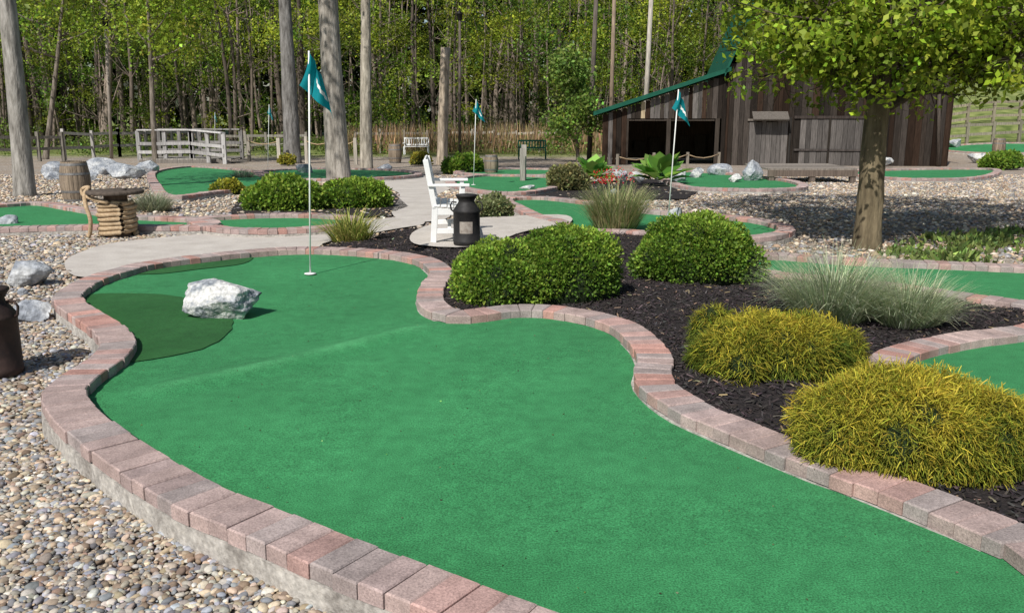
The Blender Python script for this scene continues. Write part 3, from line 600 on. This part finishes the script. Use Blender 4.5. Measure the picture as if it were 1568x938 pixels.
# ---------------- flags ----------------
def flag(base,top,fw,fh,name='golf_flag',side=1,dz=0.0,seed=0):
    p,t=P(*base,dz);q=at_y(top[0],top[1],p[1]);d=q-p;mb=MB();r_=np.random.default_rng(seed);ph=r_.random()*6
    mb.tube([np.zeros(3),d*0.5,d],[0.008]*3,8,0);mb.lathe((0,0,0),[(0.055,0.0),(0.055,0.006),(0.02,0.009)],20,0)
    m,k=18,16;V=[]
    for i in range(m+1):
        for j in range(k+1):
            u=i/m;w=j/k
            x=side*fw*(u*(0.35+0.45*w)+0.08*math.sin(u*7+ph)*u*w-0.3*w*(1-u)*w); z=-fh*(0.50*w+0.50*u**1.1*(0.7+0.3*w)); y=fw*0.2*math.sin(u*11+w*2.0+ph)*min(1,u*2.5)
            s=1+z/np.linalg.norm(d); a=d*s; V.append((a[0]+x,a[1]+y,a[2]))
    F=[(i*(k+1)+j,i*(k+1)+j+1,(i+1)*(k+1)+j+1,(i+1)*(k+1)+j) for i in range(m) for j in range(k)]
    mb.add(V,F,1,(0.008,0.27,0.31),True); b=len(mb.M)-len(F)
    for i in range(m):
        for j in range(k):
            if 8<=i<=14 and abs(j-9-0.5*(i-11))<1.3: mb.M[b+i*k+j]=2
    o=mb.build(name,[m_white,m_teal,m_white]);o.location=p
flag((475,419),(473,78),0.29,0.60,seed=1)
flag((1023,337),(1039,137),0.24,0.5,seed=2)
flag((725,283),(729,152),0.26,0.52,seed=3)
flag((410,262),(412,160),0.18,0.5,seed=4)
flag((329,240),(329,172),0.16,0.5,seed=5)
# ---------------- bench ----------------
p,t=P(667,371,0.042);mb=MB();Lb=0.85;K_=0.80
X_=lambda x:x*K_
for y in (0.0,Lb):
    mb.beam((X_(-0.03),y,0),(0.0,y,0.4),0.045,0.065); mb.beam((0.0,y,0.38),(X_(-0.12),y,0.93),0.045,0.06)
    mb.box((X_(0.38),y,0.2),(0.06,0.045,0.4)); mb.beam((X_(0.38),y,0.4),(X_(0.40),y,0.63),0.05,0.05)
    mb.box((X_(0.20),y+0.001,0.645),(X_(0.58),0.095,0.028)); mb.box((X_(0.18),y,0.35),(X_(0.40),0.04,0.08)); mb.box((X_(0.18),y,0.13),(X_(0.36),0.035,0.06))
for k in range(5): mb.box((X_(0.03+0.095*k),Lb/2,0.415-0.006*k if k<4 else 0.40),(0.068,Lb+0.06,0.022))
for k in range(5):
    s=k/4; mb.box((X_(-0.025-0.095*s),Lb/2,0.52+0.38*s),(0.022,Lb,0.08),rot=Matrix.Rotation(-0.2,3,'Y'))
mb.box((X_(0.2),Lb/2,0.14),(0.04,Lb-0.05,0.06))
o=mb.build('white_bench',[m_white],bevel=0.005);o.location=p;o.rotation_euler=(0,0,math.radians(4))
def small_bench(u,v,name,m,L_=1.3):
    p,t=P(u,v,-0.04);mb=MB()
    for x in(-L_/2,L_/2):
        mb.box((x,0,0.22),(0.06,0.06,0.44));mb.box((x,0.45,0.45),(0.06,0.06,0.9));mb.box((x,0.2,0.62),(0.09,0.5,0.03))
    for k in range(4): mb.box((0,0.04+0.11*k,0.43),(L_,0.09,0.025))
    mb.box((0,0.46,0.87),(L_,0.03,0.08));mb.box((0,0.46,0.52),(L_,0.03,0.08))
    for k in range(9): mb.box((-L_/2+0.1+k*(L_-0.2)/8,0.463,0.69),(0.06,0.02,0.32))
    o=mb.build(name,[m]);o.location=p
small_bench(637,237,'white_bench',m_white);small_bench(815,244,'dark_bench',m_greenmetal)
# ---------------- milk cans ----------------
def can(u,v,hgt,m,label=None,dz=0.0):
    p,t=P(u,v,dz);s=hgt/0.56;mb=MB()
    pr=[(0.13,0.0),(0.15,0.01),(0.152,0.05),(0.148,0.055),(0.148,0.36),(0.152,0.365),(0.15,0.385),(0.12,0.43),(0.092,0.47),(0.088,0.49),(0.115,0.535),(0.12,0.54),(0.12,0.555),(0.1,0.56),(0.03,0.565)]
    mb.lathe((0,0,0),[(a*s,b*s) for a,b in pr],36,0)
    for sx in(-1,1):
        mb.tube([(sx*0.11*s,0,0.47*s),(sx*0.16*s,0,0.475*s),(sx*0.178*s,0,0.44*s),(sx*0.17*s,0,0.39*s),(sx*0.145*s,0,0.37*s)],[0.009*s]*5,8,0)
    if label:
        V=[];K=8
        for i in range(K+1):
            an=math.radians(-118+i*7);V+=[(0.1505*s*math.cos(an),0.1505*s*math.sin(an),0.14*s),(0.1505*s*math.cos(an),0.1505*s*math.sin(an),0.27*s)]
        mb.add(V,[(2*i,2*i+2,2*i+3,2*i+1) for i in range(K)],1,W1,True)
    o=mb.build('milk_can',[m,m_label]);o.location=p+np.array([0,0.14*s,0])
can(714,377,0.56,m_black,True,0.042)
can(-22,582,0.54,m_rust,None,-0.08)
# ---------------- barrels ----------------
def barrel(u,v,h,dz=-0.06):
    p,t=P(u,v,dz);mb=MB();R=h*0.36;n=20
    for k in range(n):
        a0=2*math.pi*k/n+0.01;a1=2*math.pi*(k+1)/n-0.01;V=[]
        for i in range(9):
            s=i/8;r=R*(0.82+0.18*math.sin(math.pi*s));V+=[(r*math.cos(a0),r*math.sin(a0),s*h),(r*math.cos((a0+a1)/2)*1.01,r*math.sin((a0+a1)/2)*1.01,s*h),(r*math.cos(a1),r*math.sin(a1),s*h)]
        g=rng.uniform(0.7,1.3);mb.add(V,[(3*i+j,3*i+1+j,3*i+4+j,3*i+3+j) for i in range(8) for j in(0,1)],0,(0.24*g,0.19*g,0.14*g),False)
    mb.lathe((0,0,h*0.9),[(R*0.8,0),(R*0.8,0.02)],24,0,(0.13,0.1,0.07))
    mb.lathe((0,0,0.01),[(R*0.7,0),(R*0.7,h*0.8)],16,0,(0.02,0.02,0.02))
    for s in(0.04,0.26,0.7,0.93):
        z=h*s;f_=lambda q:R*(0.82+0.18*math.sin(math.pi*q/h))*1.025
        V=[(f_(z+dz2)*math.cos(2*math.pi*k/32),f_(z+dz2)*math.sin(2*math.pi*k/32),z+dz2) for dz2 in(-0.02,0.02) for k in range(32)]
        mb.add(V,[(k,(k+1)%32,32+(k+1)%32,32+k) for k in range(32)],1,W1,True)
    o=mb.build('wooden_barrel',[m_wood,m_hoop]);o.location=p+np.array([0,R,0])
barrel(108,310,0.72);barrel(604,250,0.8);barrel(1533,238,0.75);barrel(752,268,0.6)
# ---------------- rope spool ----------------
p,t=P(172,366,-0.06);mb=MB()
mb.lathe((0,0,0),[(0.17,0),(0.15,0.05),(0.14,0.5),(0.14,0.54)],24,0,(0.16,0.11,0.08))
mb.lathe((0,0,0.545),[(0.33,0),(0.34,0.01),(0.34,0.035),(0.33,0.045),(0.1,0.047)],32,0,(0.10,0.08,0.065))
mb.tube([(0.12,0,0.59),(0.12,0,0.615)],[0.03,0.03],8,0,(0.1,0.08,0.07))
pts=[];NN=7*24
for i in range(NN+1):
    a=2*math.pi*i/24;zz=0.035+i/NN*0.40; pts.append(((0.21+0.012*math.sin(a*0.7))*math.cos(a),(0.21+0.012*math.cos(a*1.3))*math.sin(a),zz+0.008*math.sin(a*1.0+1)))
mb.tube(pts,[0.029]*len(pts),8,1)
pts=[(0.2,-0.02,0.43),(0.0,-0.24,0.46),(-0.22,-0.16,0.5),(-0.40,0,0.53),(-0.42,0.03,0.60),(-0.33,0.02,0.62),(-0.36,-0.05,0.55),(-0.30,-0.18,0.42),(-0.24,-0.22,0.25),(-0.27,-0.2,0.08),(-0.30,-0.22,0.02)]
pts=[Vector(a) for a in pts];sm=[]
for i in range(len(pts)-1):
    p0,p1,p2,p3=pts[max(i-1,0)],pts[i],pts[i+1],pts[min(i+2,len(pts)-1)]
    for j in range(6):
        t_=j/6;sm.append(0.5*((2*p1)+(-p0+p2)*t_+(2*p0-5*p1+4*p2-p3)*t_*t_+(-p0+3*p1-3*p2+p3)*t_**3))
mb.tube([tuple(a) for a in sm],[0.026]*len(sm),8,1)
o=mb.build('rope_spool_table',[m_wood,m_rope]);o.location=p+np.array([0,0.2,0])
# ---------------- fences ----------------
def fence(a,b,n,h,name='wooden_fence',rails=(0.45,0.85),col=(0.30,0.275,0.245),pw=0.13,rope=False,dz=-0.06,rh=0.13):
    p0,_=P(*a,dz);p1,_=P(*b,dz);mb=MB();prev=None
    for i in range(n+1):
        s=i/n;q=p0*(1-s)+p1*s;q[2]=float(G(q[0],q[1]))+dz;hh=h*rng.uniform(0.95,1.06)
        mb.box((q[0],q[1],q[2]+hh/2),(pw,pw,hh),0,np.array(col)*rng.uniform(0.8,1.2))
        if prev is not None:
            for r in rails:
                A=prev+np.array([0,-0.03,h*r+rng.normal()*0.02]);B=q+np.array([0,-0.03,h*r+rng.normal()*0.02])
                if rope:
                    mid=(A+B)/2-np.array([0,0,0.14]);mb.tube([A,(A+mid)/2-np.array([0,0,.03]),mid,(B+mid)/2-np.array([0,0,.03]),B],[0.02]*5,6,1)
                else: mb.beam(A,B,0.05,rh,0,np.array(col)*rng.uniform(0.8,1.25))
        prev=q
    return mb.build(name,[m_wood,m_rope])
fence((100,245),(184,240),2,1.45,rails=(0.4,0.85),col=(0.46,0.44,0.41))
fence((-60,250),(98,246),4,1.25,col=(0.22,0.2,0.17))
fence((184,240),(340,234),4,1.4,rails=(0.4,0.85),col=(0.3,0.28,0.26))
fence((382,247),(428,251),1,1.1,rails=(0.85,),rope=True,name='rope_fence',col=(0.42,0.38,0.32))
fence((470,250),(545,252),2,1.1,rails=(0.85,),rope=True,name='rope_fence',col=(0.42,0.38,0.32))
fence((345,238),(470,236),4,1.2,col=(0.28,0.26,0.22))
fence((690,233),(860,234),5,1.3,rails=(0.45,0.85),col=(0.44,0.40,0.34))
fence((545,236),(690,233),4,1.3,rails=(0.45,0.85),col=(0.30,0.27,0.23))
fence((945,262),(1100,256),3,0.55,rails=(0.9,),rope=True,name='rope_fence',pw=0.09,col=(0.24,0.21,0.17))
fence((1440,226),(1600,218),4,1.1,rails=(0.45,0.85),col=(0.22,0.2,0.15))
fence((1440,200),(1640,190),5,1.2,rails=(0.35,0.65,0.95),col=(0.25,0.22,0.16))
fence((800,280),(802,279),1,0.9,rails=(),name='wooden_post')
pa,_=P(215,250,-0.06);pb,_=P(336,252,-0.06);mb=MB();Lb=pb[0]-pa[0];zb=0.22
def rail(a,b,n,c):
    a=np.array(a,float);b=np.array(b,float)
    for i in range(n+1):
        q=a+(b-a)*i/n; mb.box((q[0],q[1],q[2]+0.5),(0.15,0.15,1.25),0,np.array(c)*rng.uniform(0.7,1.2))
        if i<n:
            q2=a+(b-a)*(i+1)/n
            for r in(0.25,0.6): mb.beam(q+np.array([0,-0.09,r]),q2+np.array([0,-0.09,r+rng.normal()*0.01]),0.04,0.13,0,np.array(c)*rng.uniform(0.7,1.2))
            mb.beam(q+np.array([0,-0.02,1.16]),q2+np.array([0,-0.02,1.16]),0.24,0.05,0,np.array(c)*1.3)
cb=(0.42,0.41,0.40)
rail((0,0,zb),(Lb*0.55,0.2,zb),2,cb);rail((Lb*0.56,0.2,zb),(Lb,-0.9,zb-0.1),2,cb);rail((0.1,2.0,zb),(Lb*1.0,1.5,zb),4,(0.22,0.21,0.2))
for i in range(24):
    s=(i+0.5)/24;mb.box((Lb*s,0.95,zb-0.05),(Lb/24-0.012,2.1,0.05),0,np.array((0.3,0.28,0.25))*rng.uniform(0.8,1.2))
mb.box((Lb/2,-0.08,zb-0.17),(Lb,0.06,0.18),0,(0.2,0.18,0.16))
o=mb.build('wooden_footbridge',[m_wood]);o.location=pa
# ---------------- poles / lamps ----------------
def pole(base,top,r,name,m,lamp=False,col=(0.12,0.1,0.085)):
    p,t=P(*base,-0.06);q=at_y(top[0],top[1],p[1])-p;mb=MB()
    mb.tube([np.zeros(3),q*0.5,q],[r*1.1,r,r*0.85],10,0,col)
    if lamp:
        z=q; mb.lathe(z,[(0.05,0),(0.12,0.05),(0.16,0.32),(0.2,0.34),(0.08,0.45),(0.02,0.55)],8,1,col); mb.box(z+np.array([0.14,0,-0.05]),(0.4,0.06,0.06),1)
    o=mb.build(name,[m_wood,m_black]);o.location=p
pole((704,238),(704,32),0.075,'street_lamp',m_wood,True)
pole((902,246),(914,-30),0.11,'utility_pole',m_wood)
pole((171,243),(162,42),0.08,'street_lamp',m_wood,True,(0.3,0.26,0.22))
pole((934,238),(941,-20),0.11,'utility_pole',m_wood,False,(0.25,0.19,0.14))
pole((1437,255),(1440,-30),0.07,'utility_pole',m_wood)
pole((985,238),(998,-20),0.13,'utility_pole',m_wood,False,(0.42,0.38,0.33))
p,_=P(1175,279,-0.04);p2,_=P(1312,279,-0.04);mb=MB();Ld=p2[0]-p[0]
for i in range(14): mb.box((Ld/2,0.1+0.16*i,0.32),(Ld+0.02*rng.normal(),0.145,0.04),0,np.array((0.24,0.21,0.18))*rng.uniform(0.7,1.2))
mb.box((Ld/2,0.0,0.22),(Ld,0.06,0.16),0,(0.14,0.11,0.09))
for x in(0.1,Ld/2,Ld-0.1): mb.box((x,0.06,0.1),(0.14,0.14,0.26),0,(0.15,0.12,0.1))
o=mb.build('wooden_platform',[m_wood]);o.location=p
# ---------------- barn ----------------
p,t=P(1112,253,-0.06);S=t/FPX*1.0;barn=empty('wooden_barn',p);barn.rotation_euler=(0,0,math.radians(-8))
Wd=320*S;Dp=11.0
def gam(x):
    x=min(x,Wd-x);e=150*S;b1=(44*S,262*S);ap=(Wd/2,340*S)
    if x<b1[0]: return e+(b1[1]-e)*x/b1[0]
    return b1[1]+(ap[1]-b1[1])*(x-b1[0])/(ap[0]-b1[0])
mb=MB();x=0
def wcol(kind=0):
    g=rng.uniform(0.45,1.5)
    if kind==1: return np.array((0.105,0.095,0.088))*rng.uniform(0.6,1.4)
    return np.array([(0.026,0.020,0.016),(0.036,0.029,0.024),(0.030,0.018,0.012),(0.052,0.043,0.037)][rng.integers(0,4)])*g
while x<Wd-0.02:
    w=min(rng.uniform(0.16,0.27),Wd-x);h=min(gam(x),gam(x+w));xp=x/S
    hb=0.0
    if 98<xp<200 or 30<xp<85:
        hs=(72 if xp>98 else 66)*S*rng.uniform(0.97,1.03)
        mb.box((x+w/2,-0.02+rng.normal()*0.004,hs/2),(w-0.012,0.03,hs),0,wcol(1)); hb=hs+0.01
    elif rng.random()<0.8:
        hs=rng.uniform(100,125)*S; mb.box((x+w/2,rng.normal()*0.006,hs/2),(w-0.012,0.03,hs),0,wcol()); hb=hs+0.012
    mb.box((x+w/2,rng.normal()*0.006,(h+hb)/2),(w-0.012,0.03,h-hb),0,wcol())
    x+=w
for zz in (100*S,185*S): mb.box((Wd/2,0.06,zz),(Wd-0.2,0.05,0.15),0,(0.06,0.05,0.04))
mb.build('front_wall',[m_wood],barn)
mb=MB()
for (zc,xc,w,h,c) in [(72*S,148*S,104*S,4*S,(0.05,0.04,0.035)),(68*S,58*S,60*S,3*S,(0.16,0.14,0.12)),(36*S,91*S,3*S,72*S,(0.03,0.027,0.024)),(120*S,205*S,42*S,3*S,(0.03,0.025,0.02)),(24*S,148*S,100*S,3*S,(0.07,0.06,0.055)),(36*S,148*S,3*S,70*S,(0.03,0.025,0.02))]:
    mb.box((xc,-0.06,zc),(w,0.05,h),0,c)
mb.box((60*S,-0.3,74*S),(52*S,0.6,0.05),0,(0.13,0.115,0.10),Matrix.Rotation(0.5,3,'X'))
mb.build('door_trim',[m_wood],barn)
mb=MB()
mb.box((250*S,-0.03,150*S),(34*S,0.03,50*S),1)
for i in range(7): mb.box((108*S+6.6*S*i,-0.03,225*S),(6.2*S,0.03,40*S),0,np.array((0.42,0.29,0.17))*rng.uniform(0.6,1.2))
mb.box((128*S,-0.06,225*S),(4*S,0.03,42*S),0,(0.1,0.08,0.06))
mb.build('hayloft_doors',[m_wood,m_black],barn)
mb=MB()
mb.box((Wd-0.03,Dp/2,72*S),(0.05,Dp-0.1,144*S),0,(0.05,0.04,0.035));mb.box((0.03,Dp/2,72*S),(0.05,Dp-0.1,144*S),0,(0.05,0.04,0.035))
K=24
for i in range(K): mb.box((Wd*(i+.5)/K,Dp,gam(Wd*(i+.5)/K)/2-0.05),(Wd/K-0.01,0.04,gam(Wd*(i+.5)/K)-0.1),0,wcol())
mb.build('side_walls',[m_wood],barn)
mb=MB();pr=[(-0.25,gam(0)-0.5),(44*S,262*S+0.05),(Wd/2,340*S+0.07),(Wd-44*S,262*S+0.05),(Wd+0.25,gam(0)-0.5)]
for a,b in zip(pr[:-1],pr[1:]):
    V=[(a[0],-0.35,a[1]),(b[0],-0.35,b[1]),(b[0],Dp+0.3,b[1]),(a[0],Dp+0.3,a[1])];V+=[(q[0],q[1],q[2]+0.2) for q in V]
    mb.add(V,[(0,1,5,4),(1,2,6,5),(2,3,7,6),(3,0,4,7),(4,5,6,7),(3,2,1,0)],0,W1)
mb.build('roof',[m_greenmetal],barn)
mb=MB();LW=190*S;hl=76*S;hr=137*S;op=(37*S,174*S);oh=70*S
x=0
while x<LW-0.02:
    w=min(rng.uniform(0.14,0.24),LW-x);h=hl+(hr-hl)*x/LW;xx=x-LW
    b=0 if (x<op[0] or x>op[1]) else oh
    c=wcol(1) if rng.random()<0.2 else wcol()*1.3
    if rng.random()<0.12: c=np.array((0.42,0.34,0.22))
    mb.box((xx+w/2,rng.normal()*0.006,(h+b)/2),(w-0.014,0.03,h-b),0,c);x+=w
for q in(op[0],op[0]+64*S,op[1]): mb.box((q-LW,0.06,oh/2),(0.16,0.14,oh),0,(0.05,0.04,0.032))
mb.box((-LW/2+6*S,0.07,oh),(op[1]-op[0],0.08,0.2),0,(0.05,0.04,0.032))
mb.box((-LW+0.03,3.5,hl/2),(0.05,7,hl-0.05),0,(0.12,0.1,0.08));mb.box((-LW/2,7,hl/2),(LW,0.05,hl*1.1),0,(0.14,0.1,0.07))
for k in range(6): mb.box((-LW+0.8+k*0.7,6.6,0.5),(0.5,0.3,rng.uniform(0.3,1.1)),0,(0.1,0.08,0.06))
mb.build('lean_to',[m_wood],barn)
mb=MB();V=[(-LW-0.35,-0.35,hl-0.05),(-0.02,-0.35,hr+0.05),(-0.02,7.2,hr+0.05),(-LW-0.35,7.2,hl-0.05)];V+=[(q[0],q[1],q[2]+0.16) for q in V]
mb.add(V,[(0,1,5,4),(1,2,6,5),(2,3,7,6),(3,0,4,7),(4,5,6,7),(3,2,1,0)],0,W1)
mb.build('lean_to_roof',[m_greenmetal],barn)
# ---------------- light ----------------
az=math.atan2(0.46,0.89);el=math.radians(46)
d=Vector((math.sin(az)*math.cos(el),math.cos(az)*math.cos(el),-math.sin(el)))
sun=bpy.data.lights.new('sun','SUN');sun.energy=5.0;sun.angle=math.radians(0.5);sun.color=(1,0.96,0.9)
so=bpy.data.objects.new('sun',sun);so.rotation_euler=d.to_track_quat('-Z','Y').to_euler();sc.collection.objects.link(so)
w=bpy.data.worlds.new('World');sc.world=w;w.use_nodes=True;wn=w.node_tree
sky=wn.nodes.new('ShaderNodeTexSky');sky.sky_type='NISHITA';sky.sun_disc=False;sky.sun_elevation=el;sky.sun_rotation=az+math.pi
wn.links.new(sky.outputs[0],wn.nodes['Background'].inputs[0]);wn.nodes['Background'].inputs[1].default_value=0.085
cam=bpy.data.cameras.new('camera');cam.lens=36*FPX/1568;cam.clip_end=2000;cam.clip_start=0.05
co=bpy.data.objects.new('camera',cam);co.location=(0,0,H);co.rotation_euler=(math.pi/2-PITCH,0,0);sc.collection.objects.link(co);sc.camera=co
sc.view_settings.view_transform='Standard';sc.view_settings.look='None';sc.view_settings.exposure=0
